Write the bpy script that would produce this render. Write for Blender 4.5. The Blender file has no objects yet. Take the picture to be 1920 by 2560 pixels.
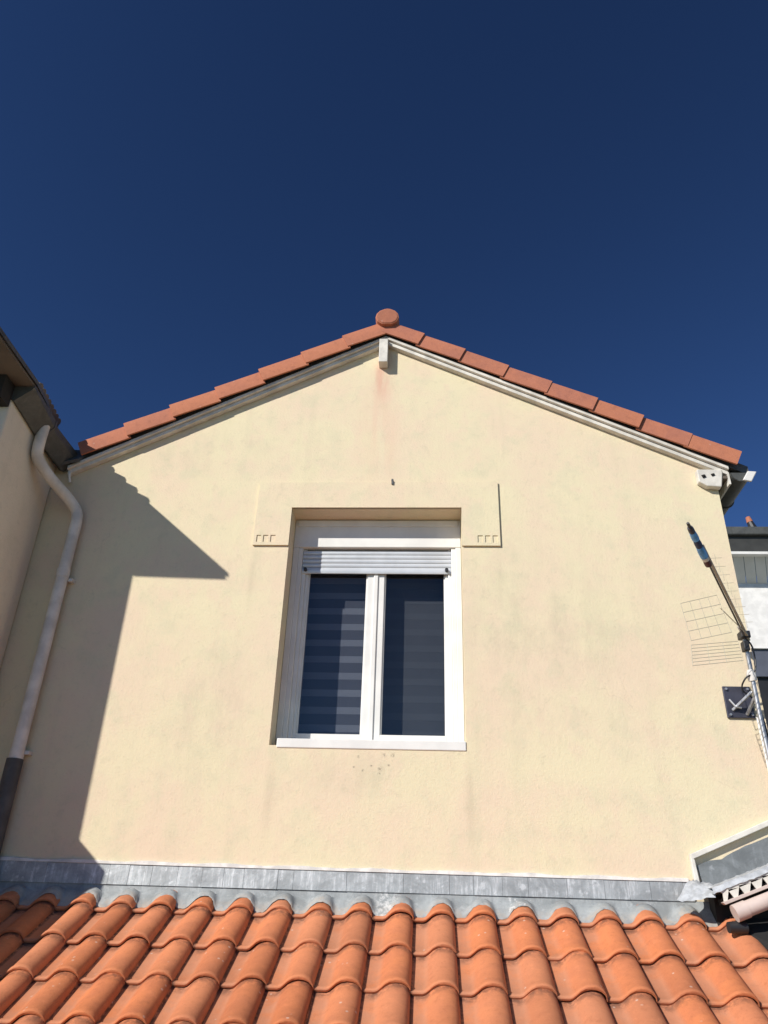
import bpy, bmesh, math, random
from math import sin, cos, tan, pi, radians, sqrt
from mathutils import Vector, Matrix

random.seed(11)
SC = bpy.context.scene
COL = SC.collection

# ------------------------------------------------------------------ camera
cam_d = bpy.data.cameras.new("camera")
cam = bpy.data.objects.new("camera", cam_d)
COL.objects.link(cam)
cam_d.sensor_fit = 'VERTICAL'
cam_d.sensor_height = 36.0
cam_d.lens = 36.0 * 1950 / 2560
cam_d.clip_end = 2000
R = Vector((0.99822173, 0.05184293, 0.02942271))
U = Vector((-6.33275521e-04, -4.84333812e-01, 8.74883054e-01))
W = Vector((-0.05960692, 0.8733459, 0.4834397))
M = Matrix((R, U, -W)).transposed().to_4x4()
M.translation = Vector((0, -5.45, 0))
cam.matrix_world = M
SC.camera = cam

# ------------------------------------------------------------------ world, sun, exposure
SUN_DIR = Vector((0.935, 1.0, -0.79)).normalized()      # direction the light travels
SUN_EL = math.asin(-SUN_DIR.z)
SUN_AZ = math.atan2(-SUN_DIR.x, -SUN_DIR.y)             # from +Y towards +X
w = bpy.data.worlds.new("World"); SC.world = w; w.use_nodes = True
nt = w.node_tree; nt.nodes.clear()
sky = nt.nodes.new('ShaderNodeTexSky'); sky.sky_type = 'NISHITA'
sky.sun_disc = False
sky.sun_elevation = SUN_EL
sky.sun_rotation = SUN_AZ
sky.altitude = 0
sky.air_density = 0.8
sky.dust_density = 0.0
sky.ozone_density = 4.5
bg = nt.nodes.new('ShaderNodeBackground'); bg.inputs[1].default_value = 0.05
wo = nt.nodes.new('ShaderNodeOutputWorld')
gm = nt.nodes.new('ShaderNodeGamma'); gm.inputs[1].default_value = 1.45      # clear, contrasty sky over its whole dome
hs = nt.nodes.new('ShaderNodeHueSaturation'); hs.inputs['Value'].default_value = 0.85
nt.links.new(sky.outputs[0], gm.inputs[0]); nt.links.new(gm.outputs[0], hs.inputs['Color']); nt.links.new(hs.outputs[0], bg.inputs[0]); nt.links.new(bg.outputs[0], wo.inputs[0])
sun_d = bpy.data.lights.new("sun", 'SUN'); sun_d.energy = 5.0; sun_d.angle = radians(0.53)
sun_d.color = (1.0, 0.96, 0.90)
sun = bpy.data.objects.new("sun", sun_d); COL.objects.link(sun)
sun.rotation_euler = SUN_DIR.to_track_quat('-Z', 'Y').to_euler()
sun.location = (-6, -12, 10)
SC.view_settings.view_transform = 'Standard'
SC.view_settings.look = 'None'
SC.view_settings.gamma = 1.0
SC.view_settings.use_curve_mapping = False
SC.view_settings.exposure = 0.10

# ------------------------------------------------------------------ helpers
def tag(o, label=None, cat=None, group=None, kind=None):
    if label: o['label'] = label
    if cat: o['category'] = cat
    if group: o['group'] = group
    if kind: o['kind'] = kind
    return o

def empty(name, loc, label, cat, group=None):
    o = bpy.data.objects.new(name, None); COL.objects.link(o)
    o.location = loc; o.empty_display_size = 0.2
    return tag(o, label, cat, group)

class MB:
    """collects geometry in world coordinates"""
    def __init__(s): s.v = []; s.f = []
    def add(s, vs, fs):
        b = len(s.v); s.v += [tuple(v) for v in vs]; s.f += [tuple(b + i for i in f) for f in fs]; return s
    def box(s, x0, x1, y0, y1, z0, z1):
        vs = [(x, y, z) for x in (x0, x1) for y in (y0, y1) for z in (z0, z1)]
        return s.add(vs, [(0,1,3,2),(4,6,7,5),(0,4,5,1),(2,3,7,6),(0,2,6,4),(1,5,7,3)])
    def prism(s, pts, y0, y1):
        """polygon in XZ extruded from y0 (front) to y1"""
        n = len(pts)
        vs = [(x, y0, z) for x, z in pts] + [(x, y1, z) for x, z in pts]
        fs = [tuple(range(n)), tuple(range(2*n-1, n-1, -1))]
        fs += [((i+1) % n, i, n+i, n+(i+1) % n) for i in range(n)]
        return s.add(vs, fs)
    def bar(s, a, b, wdt, h, up=(0,0,1)):
        """rectangular bar from a to b"""
        a = Vector(a); b = Vector(b); d = (b-a).normalized(); u = Vector(up)
        r = d.cross(u).normalized(); u = r.cross(d)
        vs = [p + r*(sx*wdt/2) + u*(sz*h/2) for p in (a, b) for sx, sz in ((-1,-1),(1,-1),(1,1),(-1,1))]
        return s.add(vs, [(3,2,1,0),(4,5,6,7),(0,1,5,4),(1,2,6,5),(2,3,7,6),(3,0,4,7)])
    def tube(s, path, r, n=10, cap=True):
        path = [Vector(p) for p in path]
        rs = r if isinstance(r, (list, tuple)) else [r]*len(path)
        ref = None; rings = []
        for i, p in enumerate(path):
            d = (path[min(i+1, len(path)-1)] - path[max(i-1, 0)]).normalized()
            if ref is None:
                ref = d.orthogonal().normalized()
            ref = (ref - d*ref.dot(d)).normalized(); q = d.cross(ref)
            rings.append([p + (ref*cos(2*pi*k/n) + q*sin(2*pi*k/n))*rs[i] for k in range(n)])
        vs = [v for ring in rings for v in ring]; fs = []
        for i in range(len(path)-1):
            for k in range(n):
                a = i*n+k; b = i*n+(k+1) % n
                fs.append((a, b, b+n, a+n))
        if cap:
            fs.append(tuple(range(n-1, -1, -1))); fs.append(tuple(range((len(path)-1)*n, len(path)*n)))
        return s.add(vs, fs)
    def mesh(s, name, mat, bevel=0, smooth=None):
        me = bpy.data.meshes.new(name); me.from_pydata(s.v, [], s.f)
        bm = bmesh.new(); bm.from_mesh(me)
        if bevel:
            bmesh.ops.remove_doubles(bm, verts=bm.verts, dist=1e-5)
            es = [e for e in bm.edges if len(e.link_faces) == 2 and e.calc_face_angle(0) > 0.5]
            bmesh.ops.bevel(bm, geom=es, offset=bevel, segments=2, affect='EDGES', profile=0.5, clamp_overlap=True)
        bmesh.ops.recalc_face_normals(bm, faces=bm.faces)
        bm.to_mesh(me); bm.free()
        if mat: me.materials.append(mat)
        if smooth is not None:
            for p in me.polygons: p.use_smooth = True
            me.set_sharp_from_angle(angle=radians(smooth))
        return me
    def build(s, name, mat, parent=None, bevel=0, smooth=None):
        return link(name, s.mesh(name, mat, bevel, smooth), parent)

def world_of(p):
    m = p.matrix_basis.copy()
    if p.parent: m = world_of(p.parent) @ p.matrix_parent_inverse @ m
    return m

def link(name, me, parent=None):
    o = bpy.data.objects.new(name, me); COL.objects.link(o)
    if parent:
        o.parent = parent
        m = world_of(parent)
        o.matrix_parent_inverse = m.inverted()
    return o

# ------------------------------------------------------------------ materials
class NT:
    def __init__(s, name):
        s.m = bpy.data.materials.new(name); s.m.use_nodes = True
        s.t = s.m.node_tree; s.t.nodes.clear()
        s.out = s.n('ShaderNodeOutputMaterial'); s.b = s.n('ShaderNodeBsdfPrincipled')
        s.l(s.b.outputs[0], s.out.inputs[0])
    def n(s, t, **k):
        x = s.t.nodes.new(t)
        for a, b in k.items(): setattr(x, a, b)
        return x
    def l(s, a, b): s.t.links.new(a, b)
    def put(s, sock, v):
        if hasattr(v, 'is_linked') or isinstance(v, bpy.types.NodeSocket): s.l(v, sock)
        else: sock.default_value = v
    def math(s, op, a, b=0.0, clamp=False):
        x = s.n('ShaderNodeMath', operation=op, use_clamp=clamp); s.put(x.inputs[0], a); s.put(x.inputs[1], b); return x.outputs[0]
    def mix(s, f, a, b, mode='MIX'):
        x = s.n('ShaderNodeMix', data_type='RGBA', blend_type=mode); s.put(x.inputs[0], f)
        s.put(x.inputs[6], a if not isinstance(a, tuple) else (*a, 1)[:4]); s.put(x.inputs[7], b if not isinstance(b, tuple) else (*b, 1)[:4]); return x.outputs[2]
    def coord(s, kind='Object', scale=(1,1,1)):
        c = s.n('ShaderNodeTexCoord'); mp = s.n('ShaderNodeMapping'); mp.inputs['Scale'].default_value = scale
        s.l(c.outputs[kind], mp.inputs[0]); return mp.outputs[0]
    def noise(s, vec, scale, detail=4, rough=0.55, dist=0):
        x = s.n('ShaderNodeTexNoise'); s.l(vec, x.inputs['Vector']); x.inputs['Scale'].default_value = scale
        x.inputs['Detail'].default_value = detail; x.inputs['Roughness'].default_value = rough; x.inputs['Distortion'].default_value = dist
        return x.outputs[0]
    def ramp(s, f, a, b):
        x = s.n('ShaderNodeMapRange', interpolation_type='SMOOTHSTEP'); s.l(f, x.inputs[0])
        x.inputs[1].default_value = a; x.inputs[2].default_value = b; return x.outputs[0]
    def bump(s, h, strength, dist=0.01):
        x = s.n('ShaderNodeBump'); x.inputs['Strength'].default_value = strength; x.inputs['Distance'].default_value = dist
        s.l(h, x.inputs['Height']); s.l(x.outputs[0], s.b.inputs['Normal']); return x

def simple(name, col, rough=0.6, var=0.12, scale=8, metal=0.0, bump=0.0, dark=None, spec=0.5):
    s = NT(name); v = s.coord()
    n = s.noise(v, scale, 5); d = dark or tuple(c*(1-var*2.5) for c in col)
    c = s.mix(s.ramp(n, 0.35, 0.68), d, col)
    s.l(c, s.b.inputs['Base Color']); s.b.inputs['Roughness'].default_value = rough
    s.b.inputs['Metallic'].default_value = metal
    s.b.inputs['Specular IOR Level'].default_value = spec
    if bump: s.bump(s.noise(v, scale*9, 3), bump, 0.004)
    return s.m

def wall_material(name, c1, c2, c3, stains=True):
    s = NT(name); v = s.coord()
    big = s.noise(v, 1.5, 5, 0.62); med = s.noise(v, 4.2, 5, 0.62); ptc = s.noise(s.coord(scale=(1.0,1.0,0.75)), 5.5, 4, 0.6)
    st = s.noise(s.coord(scale=(5.5, 5.5, 0.45)), 1.0, 4, 0.6)
    fine = s.noise(v, 55, 4, 0.7); grit = s.noise(v, 190, 2, 0.6)
    c = s.mix(s.ramp(big, 0.36, 0.66), c1, c2)
    c = s.mix(s.math('MULTIPLY', s.ramp(ptc, 0.52, 0.64), 0.55), c, c2)
    c = s.mix(s.math('MULTIPLY', s.ramp(med, 0.50, 0.68), 0.55), c, c3)
    c = s.mix(s.math('MULTIPLY', s.ramp(st, 0.54, 0.72), 0.18), c, tuple(x*0.86 for x in c3))
    mid = s.noise(v, 11, 6, 0.72, 0.3)
    c = s.mix(s.math('MULTIPLY', s.ramp(mid, 0.52, 0.72), 0.30), c, tuple(x*0.80 for x in c3))
    c = s.mix(s.math('MULTIPLY', s.ramp(mid, 0.46, 0.28), 0.25), c, tuple(min(1, x*1.09) for x in c1))
    c = s.mix(s.math('MULTIPLY', s.ramp(fine, 0.54, 0.74), 0.24), c, tuple(x*0.60 for x in c3))
    # hairline cracks
    wv = s.n('ShaderNodeVectorMath', operation='ADD'); nz = s.n('ShaderNodeTexNoise'); s.l(v, nz.inputs['Vector']); nz.inputs['Scale'].default_value = 3.0; nz.inputs['Detail'].default_value = 5
    sc_ = s.n('ShaderNodeVectorMath', operation='SCALE'); s.l(nz.outputs['Color'], sc_.inputs[0]); sc_.inputs['Scale'].default_value = 0.5
    s.l(v, wv.inputs[0]); s.l(sc_.outputs[0], wv.inputs[1])
    vc = s.n('ShaderNodeTexVoronoi', feature='DISTANCE_TO_EDGE'); s.l(wv.outputs[0], vc.inputs['Vector']); vc.inputs['Scale'].default_value = 1.3
    crack = s.math('MULTIPLY', s.ramp(vc.outputs['Distance'], 0.006, 0.001), s.ramp(s.noise(v, 1.7, 2), 0.55, 0.66))
    c = s.mix(s.math('MULTIPLY', crack, 0.14), c, (0.25, 0.22, 0.16))
    if stains:
        sep = s.n('ShaderNodeSeparateXYZ'); tc = s.n('ShaderNodeTexCoord'); s.l(tc.outputs['Object'], sep.inputs[0])
        X, Z = sep.outputs[0], sep.outputs[2]
        def blob(cx, cz, rx, rz):
            a = s.math('MULTIPLY', s.math('ADD', X, -cx), 1/rx); b = s.math('MULTIPLY', s.math('ADD', Z, -cz), 1/rz)
            r = s.math('SQRT', s.math('ADD', s.math('MULTIPLY', a, a), s.math('MULTIPLY', b, b)))
            return s.ramp(r, 1.0, 0.0)
        # rusty wash running down from the purlin end
        p = s.math('MULTIPLY', blob(-0.42, 4.40, 0.13, 0.42), s.ramp(s.noise(s.coord(scale=(9,9,1.2)), 1.6, 4), 0.25, 0.6))
        c = s.mix(s.math('MULTIPLY', p, 0.75), c, (0.62, 0.30, 0.22))
        p = s.math('MULTIPLY', blob(-0.45, 3.80, 0.26, 0.8), s.ramp(st, 0.3, 0.62))
        c = s.mix(s.math('MULTIPLY', p, 0.62), c, (0.70, 0.45, 0.33))
        # grey grime beside and under the window
        for cx, cz, rx, rz, k in ((0.60, 2.0, 0.75, 1.1, 0.30), (1.15, 1.95, 1.0, 0.9, 0.22), (-0.45, 1.00, 0.75, 0.22, 0.36), (-1.5, 1.4, 0.5, 0.8, 0.30), (-1.9, 3.6, 0.9, 0.4, 0.2)):
            p = s.math('MULTIPLY', blob(cx, cz, rx, rz), s.ramp(s.noise(s.coord(scale=(1,1,0.6)), 4.5, 6, 0.72), 0.36, 0.72))
            c = s.mix(s.math('MULTIPLY', p, k), c, (0.40, 0.36, 0.26))
        for cx, cz, rr in ((-0.314,1.120,.013),(-0.256,1.121,.013),(-0.340,1.031,.014),(-0.492,1.106,.011),(-0.283,1.054,.009),(-0.454,1.017,.009),(-0.345,0.998,.010),(-0.40,1.05,.007),(-0.52,1.04,.007)):
            c = s.mix(s.math('MULTIPLY', s.math('MULTIPLY', blob(cx, cz, rr*1.7, rr*(1.2+random.random()*.7)), s.ramp(fine, 0.40, 0.56)), 0.75), c, (0.20, 0.17, 0.13))
        # pale run-off lines under the sill ends and the lintel ends
        for cx, cz, rx, rz, k in ((0.26, 0.85, 0.05, 0.4, 0.22), (-1.08, 0.85, 0.06, 0.42, 0.22), (0.52, 2.45, 0.05, 0.3, 0.20), (-1.38, 2.45, 0.05, 0.32, 0.18)):
            c = s.mix(s.math('MULTIPLY', s.math('MULTIPLY', blob(cx, cz, rx, rz), s.ramp(st, 0.3, 0.6)), k), c, (0.36, 0.31, 0.22))
        sp = s.n('ShaderNodeTexVoronoi'); s.l(v, sp.inputs['Vector']); sp.inputs['Scale'].default_value = 17
        dots = s.math('MULTIPLY', s.ramp(sp.outputs['Distance'], 0.16, 0.06), s.ramp(s.noise(v, 6, 2), 0.46, 0.62))
        c = s.mix(s.math('MULTIPLY', s.math('MULTIPLY', dots, blob(-0.42, 1.02, 0.3, 0.16)), 0.8), c, (0.16, 0.14, 0.11))
        c = s.mix(s.math('MULTIPLY', dots, 0.10), c, (0.25, 0.22, 0.16))
    s.l(c, s.b.inputs['Base Color']); s.b.inputs['Roughness'].default_value = 0.92
    s.b.inputs['Specular IOR Level'].default_value = 0.15
    h = s.math('ADD', s.math('MULTIPLY', fine, 1.0), s.math('MULTIPLY', grit, 0.7))
    h = s.math('ADD', h, s.math('MULTIPLY', mid, 0.7))
    h = s.math('ADD', h, s.math('MULTIPLY', med, 0.8))
    s.bump(h, 0.42, 0.006)
    return s.m

def tile_material(name, cA, cB, cC, speck=0.6, scale=1.0, pan=0.0):
    s = NT(name)
    oi = s.n('ShaderNodeObjectInfo'); rnd = oi.outputs['Random']
    c = s.n('ShaderNodeTexCoord'); add = s.n('ShaderNodeVectorMath', operation='ADD')
    cmb = s.n('ShaderNodeCombineXYZ'); s.l(s.math('MULTIPLY', rnd, 37.0), cmb.inputs[0]); s.l(s.math('MULTIPLY', rnd, 91.0), cmb.inputs[1])
    s.l(c.outputs['Object'], add.inputs[0]); s.l(cmb.outputs[0], add.inputs[1]); v = add.outputs[0]
    big = s.noise(v, 6*scale, 5, 0.65, 0.5); med = s.noise(v, 22, 5, 0.7); fine = s.noise(v, 110, 3, 0.7)
    r2 = s.math('FRACT', s.math('MULTIPLY', rnd, 7.31))
    col = s.mix(s.ramp(big, 0.33, 0.68), cA, cB)
    col = s.mix(s.math('MULTIPLY', rnd, 0.75), col, cC)
    col = s.mix(s.math('MULTIPLY', s.ramp(r2, 0.62, 1.0), 0.38), col, tuple(x*0.62 for x in cB))
    col = s.mix(s.math('MULTIPLY', s.ramp(med, 0.50, 0.74), 0.34), col, tuple(x*0.60 for x in cB))
    col = s.mix(s.math('MULTIPLY', s.ramp(med, 0.48, 0.28), 0.20), col, tuple(min(1, x*1.3+0.03) for x in cA))
    col = s.mix(s.math('MULTIPLY', s.ramp(fine, 0.55, 0.75), 0.35), col, tuple(x*0.6 for x in cB))
    if pan:
        sep = s.n('ShaderNodeSeparateXYZ'); s.l(c.outputs['Object'], sep.inputs[0])
        low = s.ramp(sep.outputs[0], 0.100, 0.066)                 # the flat half of the tile weathers paler
        col = s.mix(s.math('MULTIPLY', s.math('MULTIPLY', low, s.ramp(big, 0.25, 0.6)), pan), col, (0.47, 0.235, 0.145))
        # darker in patches just below the nose of the tile above
        up = s.math('MULTIPLY', s.ramp(sep.outputs[1], 0.285, 0.365), s.ramp(med, 0.34, 0.60))
        col = s.mix(s.math('MULTIPLY', up, 0.7), col, (0.10, 0.055, 0.04))
        edge = s.math('MULTIPLY', s.ramp(sep.outputs[0], 0.020, 0.002), s.ramp(med, 0.30, 0.6))
        col = s.mix(s.math('MULTIPLY', edge, 0.8), col, (0.07, 0.045, 0.035))
    vo = s.n('ShaderNodeTexVoronoi'); s.l(v, vo.inputs['Vector']); vo.inputs['Scale'].default_value = 15
    sp = s.math('MULTIPLY', s.ramp(vo.outputs['Distance'], 0.15, 0.06), s.ramp(s.noise(v, 9, 2), 0.50, 0.60))
    col = s.mix(s.math('MULTIPLY', sp, speck), col, (0.62, 0.50, 0.42))
    s.l(col, s.b.inputs['Base Color']); s.b.inputs['Roughness'].default_value = 0.82
    s.b.inputs['Specular IOR Level'].default_value = 0.2
    s.bump(s.math('ADD', s.math('ADD', fine, med), s.math('MULTIPLY', big, 1.5)), 0.38, 0.003)
    return s.m

def zinc_material(name, base, light, streak=0.6, rough=0.55, splash=False):
    s = NT(name); v = s.coord()
    n = s.noise(v, 6, 6, 0.7, 0.6); st = s.noise(s.coord(scale=(42, 42, 2.4)), 1.0, 5, 0.75); spot = s.noise(v, 38, 4, 0.7)
    c = s.mix(s.ramp(n, 0.32, 0.68), base, tuple(x*0.66 for x in base))
    c = s.mix(s.math('MULTIPLY', s.math('MULTIPLY', s.ramp(st, 0.46, 0.70), s.ramp(n, 0.65, 0.40)), streak), c, light)
    c = s.mix(s.math('MULTIPLY', s.ramp(spot, 0.58, 0.72), 0.45), c, tuple(x*0.5 for x in base))
    c = s.mix(s.math('MULTIPLY', s.ramp(s.noise(v, 17, 3), 0.62, 0.72), 0.5), c, light)
    if splash:                                        # cement splashes where the sheet meets the tiles
        sep = s.n('ShaderNodeSeparateXYZ'); s.l(v, sep.inputs[0])
        e = s.math('MULTIPLY', s.ramp(sep.outputs[1], -0.055, -0.115), s.ramp(s.noise(v, 21, 5, 0.7), 0.40, 0.60))
        c = s.mix(s.math('MULTIPLY', e, 0.7), c, (0.40, 0.335, 0.27))
        e = s.math('MULTIPLY', s.ramp(s.math('ABSOLUTE', s.math('ADD', sep.outputs[0], 0.27)), 0.11, 0.02), s.ramp(s.noise(v, 30, 5, 0.75), 0.46, 0.56))
        c = s.mix(s.math('MULTIPLY', e, 0.6), c, (0.64, 0.63, 0.61))
        e = s.math('MULTIPLY', s.ramp(s.math('ABSOLUTE', s.math('ADD', sep.outputs[0], -0.55)), 0.16, 0.02), s.ramp(s.noise(v, 30, 5, 0.75), 0.54, 0.62))
        c = s.mix(s.math('MULTIPLY', e, 0.6), c, (0.70, 0.69, 0.67))
    s.l(c, s.b.inputs['Base Color']); s.b.inputs['Roughness'].default_value = rough
    s.b.inputs['Metallic'].default_value = 0.0 if splash else 0.2
    s.bump(s.math('ADD', s.noise(v, 11, 4), s.math('MULTIPLY', spot, 0.25)), 0.45, 0.008)
    return s.m

def glass_material(name):
    s = NT(name); s.t.nodes.remove(s.b)
    fr = s.n('ShaderNodeFresnel'); fr.inputs[0].default_value = 1.6
    tr = s.n('ShaderNodeBsdfTransparent'); tr.inputs[0].default_value = (0.68, 0.69, 0.71, 1)
    gl = s.n('ShaderNodeBsdfGlossy'); gl.inputs['Roughness'].default_value = 0.02
    gl.inputs[0].default_value = (0.95, 0.93, 0.88, 1)
    v = s.coord(); b = s.n('ShaderNodeBump'); b.inputs['Strength'].default_value = 0.07; b.inputs['Distance'].default_value = 0.02
    s.l(s.noise(v, 2.0, 2), b.inputs['Height']); s.l(b.outputs[0], gl.inputs['Normal'])
    mx = s.n('ShaderNodeMixShader'); s.l(fr.outputs[0], mx.inputs[0]); s.l(tr.outputs[0], mx.inputs[1]); s.l(gl.outputs[0], mx.inputs[2])
    s.l(mx.outputs[0], s.out.inputs[0])
    ge = s.n('ShaderNodeNewGeometry')
    s.l(s.math('MULTIPLY', fr.outputs[0], s.math('SUBTRACT', 1.0, ge.outputs['Backfacing'])), mx.inputs[0])
    return s.m

MAT = dict(
    wall=wall_material("cream_render", (0.715,0.627,0.420), (0.722,0.578,0.418), (0.625,0.568,0.388)),
    wall_left=wall_material("neighbour_render", (0.80,0.71,0.55), (0.80,0.69,0.54), (0.72,0.64,0.49), stains=False),
    tile=tile_material("terracotta", (0.60,0.200,0.080), (0.51,0.168,0.075), (0.54,0.225,0.120), pan=0.55),
    rake=tile_material("weathered_terracotta", (0.44,0.165,0.098), (0.36,0.140,0.095), (0.47,0.175,0.09), speck=0.25),
    white=simple("white_pvc", (0.77,0.75,0.70), 0.4, 0.04, 5),
    trim=simple("painted_trim", (0.72,0.68,0.60), 0.6, 0.10, 9, bump=0.1),
    alu=simple("aluminium_slats", (0.60,0.62,0.64), 0.4, 0.05, 6, metal=0.2),
    black=simple("black_plastic", (0.02,0.02,0.022), 0.5, 0.1),
    zinc=zinc_material("zinc_flashing", (0.40,0.425,0.43), (0.70,0.72,0.725), 0.8),
    zinc_grey=zinc_material("grey_zinc", (0.235,0.25,0.25), (0.42,0.43,0.44), 0.35),
    zinc_dark=zinc_material("dark_zinc", (0.10,0.103,0.095), (0.15,0.15,0.14), 0.4, 0.6),
    lead=zinc_material("lead_apron", (0.33,0.35,0.35), (0.45,0.465,0.46), 0.45, 0.7, splash=True),
    mortar=simple("white_mortar", (0.78,0.75,0.70), 0.9, 0.1, 14, bump=0.3),
    white_lead=simple("white_lead", (0.50,0.52,0.54), 0.6, 0.14, 22, bump=0.3),
    pipe=simple("pale_pipe", (0.74,0.70,0.62), 0.5, 0.10, 7),
    iron=simple("cast_iron", (0.10,0.098,0.094), 0.6, 0.15, 8, bump=0.2),
    soffit=simple("brown_soffit", (0.13,0.105,0.08), 0.8, 0.12, 4),
    shade_black=simple("painted_recess_shade", (0.02,0.019,0.018), 0.9, 0.1),  # near-black colour standing in for the shade of gaps and hollows
    steel=simple("galvanised_steel", (0.46,0.46,0.46), 0.35, 0.1, 12, metal=0.6),
    plate=simple("dark_steel_plate", (0.075,0.075,0.10), 0.45, 0.15, 7, metal=0.3),
    wire=simple("wire_mesh", (0.50,0.45,0.34), 0.5, 0.05),
    boom=simple("antenna_boom", (0.50,0.44,0.33), 0.5, 0.1),
    dark_red=simple("dark_red_plastic", (0.10,0.02,0.02), 0.5, 0.1), navy=simple("navy_plastic", (0.02,0.03,0.10), 0.5, 0.1),
    blue=simple("blue_plastic", (0.13,0.42,0.85), 0.4, 0.16, 40),
    gutter_pink=simple("beige_gutter", (0.62,0.50,0.44), 0.45, 0.06, 5),
    brick=simple("white_brick", (0.80,0.78,0.74), 0.8, 0.06, 10, bump=0.2),
    slate=simple("slate_grey", (0.10,0.11,0.14), 0.5, 0.06),
    fascia=simple("dark_fascia", (0.045,0.045,0.04), 0.6, 0.1),
    glass=glass_material("window_glass"),
    blind=simple("blind_fabric", (0.42,0.44,0.48), 0.9, 0.02),
    blind_sheer=simple("blind_sheer", (0.19,0.20,0.23), 0.9, 0.02),
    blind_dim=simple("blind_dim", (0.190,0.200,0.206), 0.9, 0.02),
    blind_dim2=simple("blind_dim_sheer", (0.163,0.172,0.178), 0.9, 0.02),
    room=simple("dark_room", (0.05,0.05,0.06), 0.9, 0.02),
    ground=simple("courtyard_ground", (0.20,0.215,0.16), 0.95, 0.1, 0.6, bump=0.2),
)

# ------------------------------------------------------------------ ground
g = MB(); g.add([(-400,-400,-5),(400,-400,-5),(400,400,-5),(-400,400,-5)], [(0,1,2,3)])
tag(g.build('ground', MAT['ground']), kind='structure')

# ------------------------------------------------------------------ the gable house
house = empty('gable_house', (-0.4, 0, -5), 'cream rendered gable house front with one white window under a red tiled roof', 'house')
OX0, OX1, OZ0, OZ1 = -1.115, 0.245, 1.175, 3.050          # window opening
XR = 2.275
zl = lambda x: 4.795 + 0.522*(x + 0.40)                   # rake lines (top of the wall)
zr = lambda x: 4.795 - 0.505*(x + 0.40)
XA = -0.40
XL = -3.70

def wall_mesh():
    m = MB()
    # front face split round the opening; every polygon shares its edges with the next
    P = lambda x, z, y=0.0: (x, y, z)
    top = [(XL, 3.9), (-3.05, zl(-3.05)), (OX0, zl(OX0)), (XA, 4.795), (OX1, zr(OX1)), (XR, zr(XR))]
    def poly(pts):
        for y, rev in ((0.0, False), (0.30, True)):
            vs = [P(x, z, y) for x, z in pts]
            m.add(vs[::-1] if rev else vs, [tuple(range(len(vs)))])
    poly([(XL, -5), (OX0, -5), (OX0, OZ0), (OX0, OZ1), (OX0, zl(OX0)), (-3.05, zl(-3.05)), (XL, 3.9)])
    poly([(OX0, -5), (OX1, -5), (OX1, OZ0), (OX0, OZ0)])
    poly([(OX0, OZ1), (OX1, OZ1), (OX1, zr(OX1)), (XA, 4.795), (OX0, zl(OX0))])
    poly([(OX1, -5), (XR, -5), (XR, zr(XR)), (OX1, zr(OX1)), (OX1, OZ1), (OX1, OZ0)])
    # reveals
    loop = [(OX0, OZ0), (OX1, OZ0), (OX1, OZ1), (OX0, OZ1)]
    for i in range(4):
        a, b = loop[i], loop[(i+1) % 4]
        m.add([P(*a), P(*b), P(*b, 0.30), P(*a, 0.30)], [(0, 1, 2, 3)])
    # outer edges
    out = [(XL, -5), (XR, -5), (XR, zr(XR)), (OX1, zr(OX1)), (XA, 4.795), (OX0, zl(OX0)), (-3.05, zl(-3.05)), (XL, 3.9)]
    for i in range(len(out)):
        a, b = out[i], out[(i+1) % len(out)]
        m.add([P(*a), P(*b), P(*b, 0.30), P(*a, 0.30)], [(0, 1, 2, 3)])
    return m
wm = wall_mesh().mesh('wall', MAT['wall'])
bm = bmesh.new(); bm.from_mesh(wm); bmesh.ops.remove_doubles(bm, verts=bm.verts, dist=1e-4)
bmesh.ops.recalc_face_normals(bm, faces=bm.faces); bm.to_mesh(wm); bm.free()
wall = link('wall', wm, house)
sw = MB(); sw.box(XR-0.25, XR, 0.302, 8, -5, 3.35); sw.build('side_wall', MAT['wall'], house)
sw = MB(); sw.box(XL, XL+0.25, 0.302, 8, -5, 3.0); sw.build('side_wall', MAT['wall'], house)
sw = MB(); sw.prism([(XL, -5), (XR, -5), (XR, zr(XR)-.05), (XA, 4.75), (-3.05, zl(-3.05)-.05), (XL, 2.95)], 8.0, 8.2); sw.build('back_wall', MAT['wall'], house)

# lintel relief, carved with little notches at its two ends
def relief(xs, zs, recess, depth, y_face, solid):
    m = MB(); nx, nz = len(xs)-1, len(zs)-1
    def d(i, j):
        if i < 0 or j < 0 or i >= nx or j >= nz or not solid(i, j): return None
        return y_face + depth if (i, j) in recess else y_face
    for i in range(nx):
        for j in range(nz):
            y = d(i, j)
            if y is None: continue
            x0, x1, z0, z1 = xs[i], xs[i+1], zs[j], zs[j+1]
            m.add([(x0,y,z0),(x1,y,z0),(x1,y,z1),(x0,y,z1)], [(0,1,2,3)])
            for (di, dj, a, b) in ((-1,0,(x0,z0),(x0,z1)),(1,0,(x1,z0),(x1,z1)),(0,-1,(x0,z0),(x1,z0)),(0,1,(x0,z1),(x1,z1))):
                o = d(i+di, j+dj); yo = 0.01 if o is None else o
                if yo > y + 1e-6:
                    m.add([(a[0],y,a[1]),(b[0],y,b[1]),(b[0],yo,b[1]),(a[0],yo,a[1])], [(0,1,2,3)])
    return m
LX0, LX1 = -1.400, 0.540
nl = [-1.400, -1.375, -1.340, -1.322, -1.282, -1.264, -1.224, OX0]
nr = [OX1, 0.366, 0.406, 0.424, 0.464, 0.482, 0.522, LX1]
zs = [2.712, 2.738, 2.800, OZ1, 3.285]
rec = {(1,1),(3,1),(5,1),(len(nl)+1,1),(len(nl)+3,1),(len(nl)+5,1)}
xs = nl + nr
lin = relief(xs, zs, rec, 0.007, -0.017, lambda i, j: not (i == len(nl)-1 and j < 3))
lin.build('lintel', MAT['wall'], house)
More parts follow.
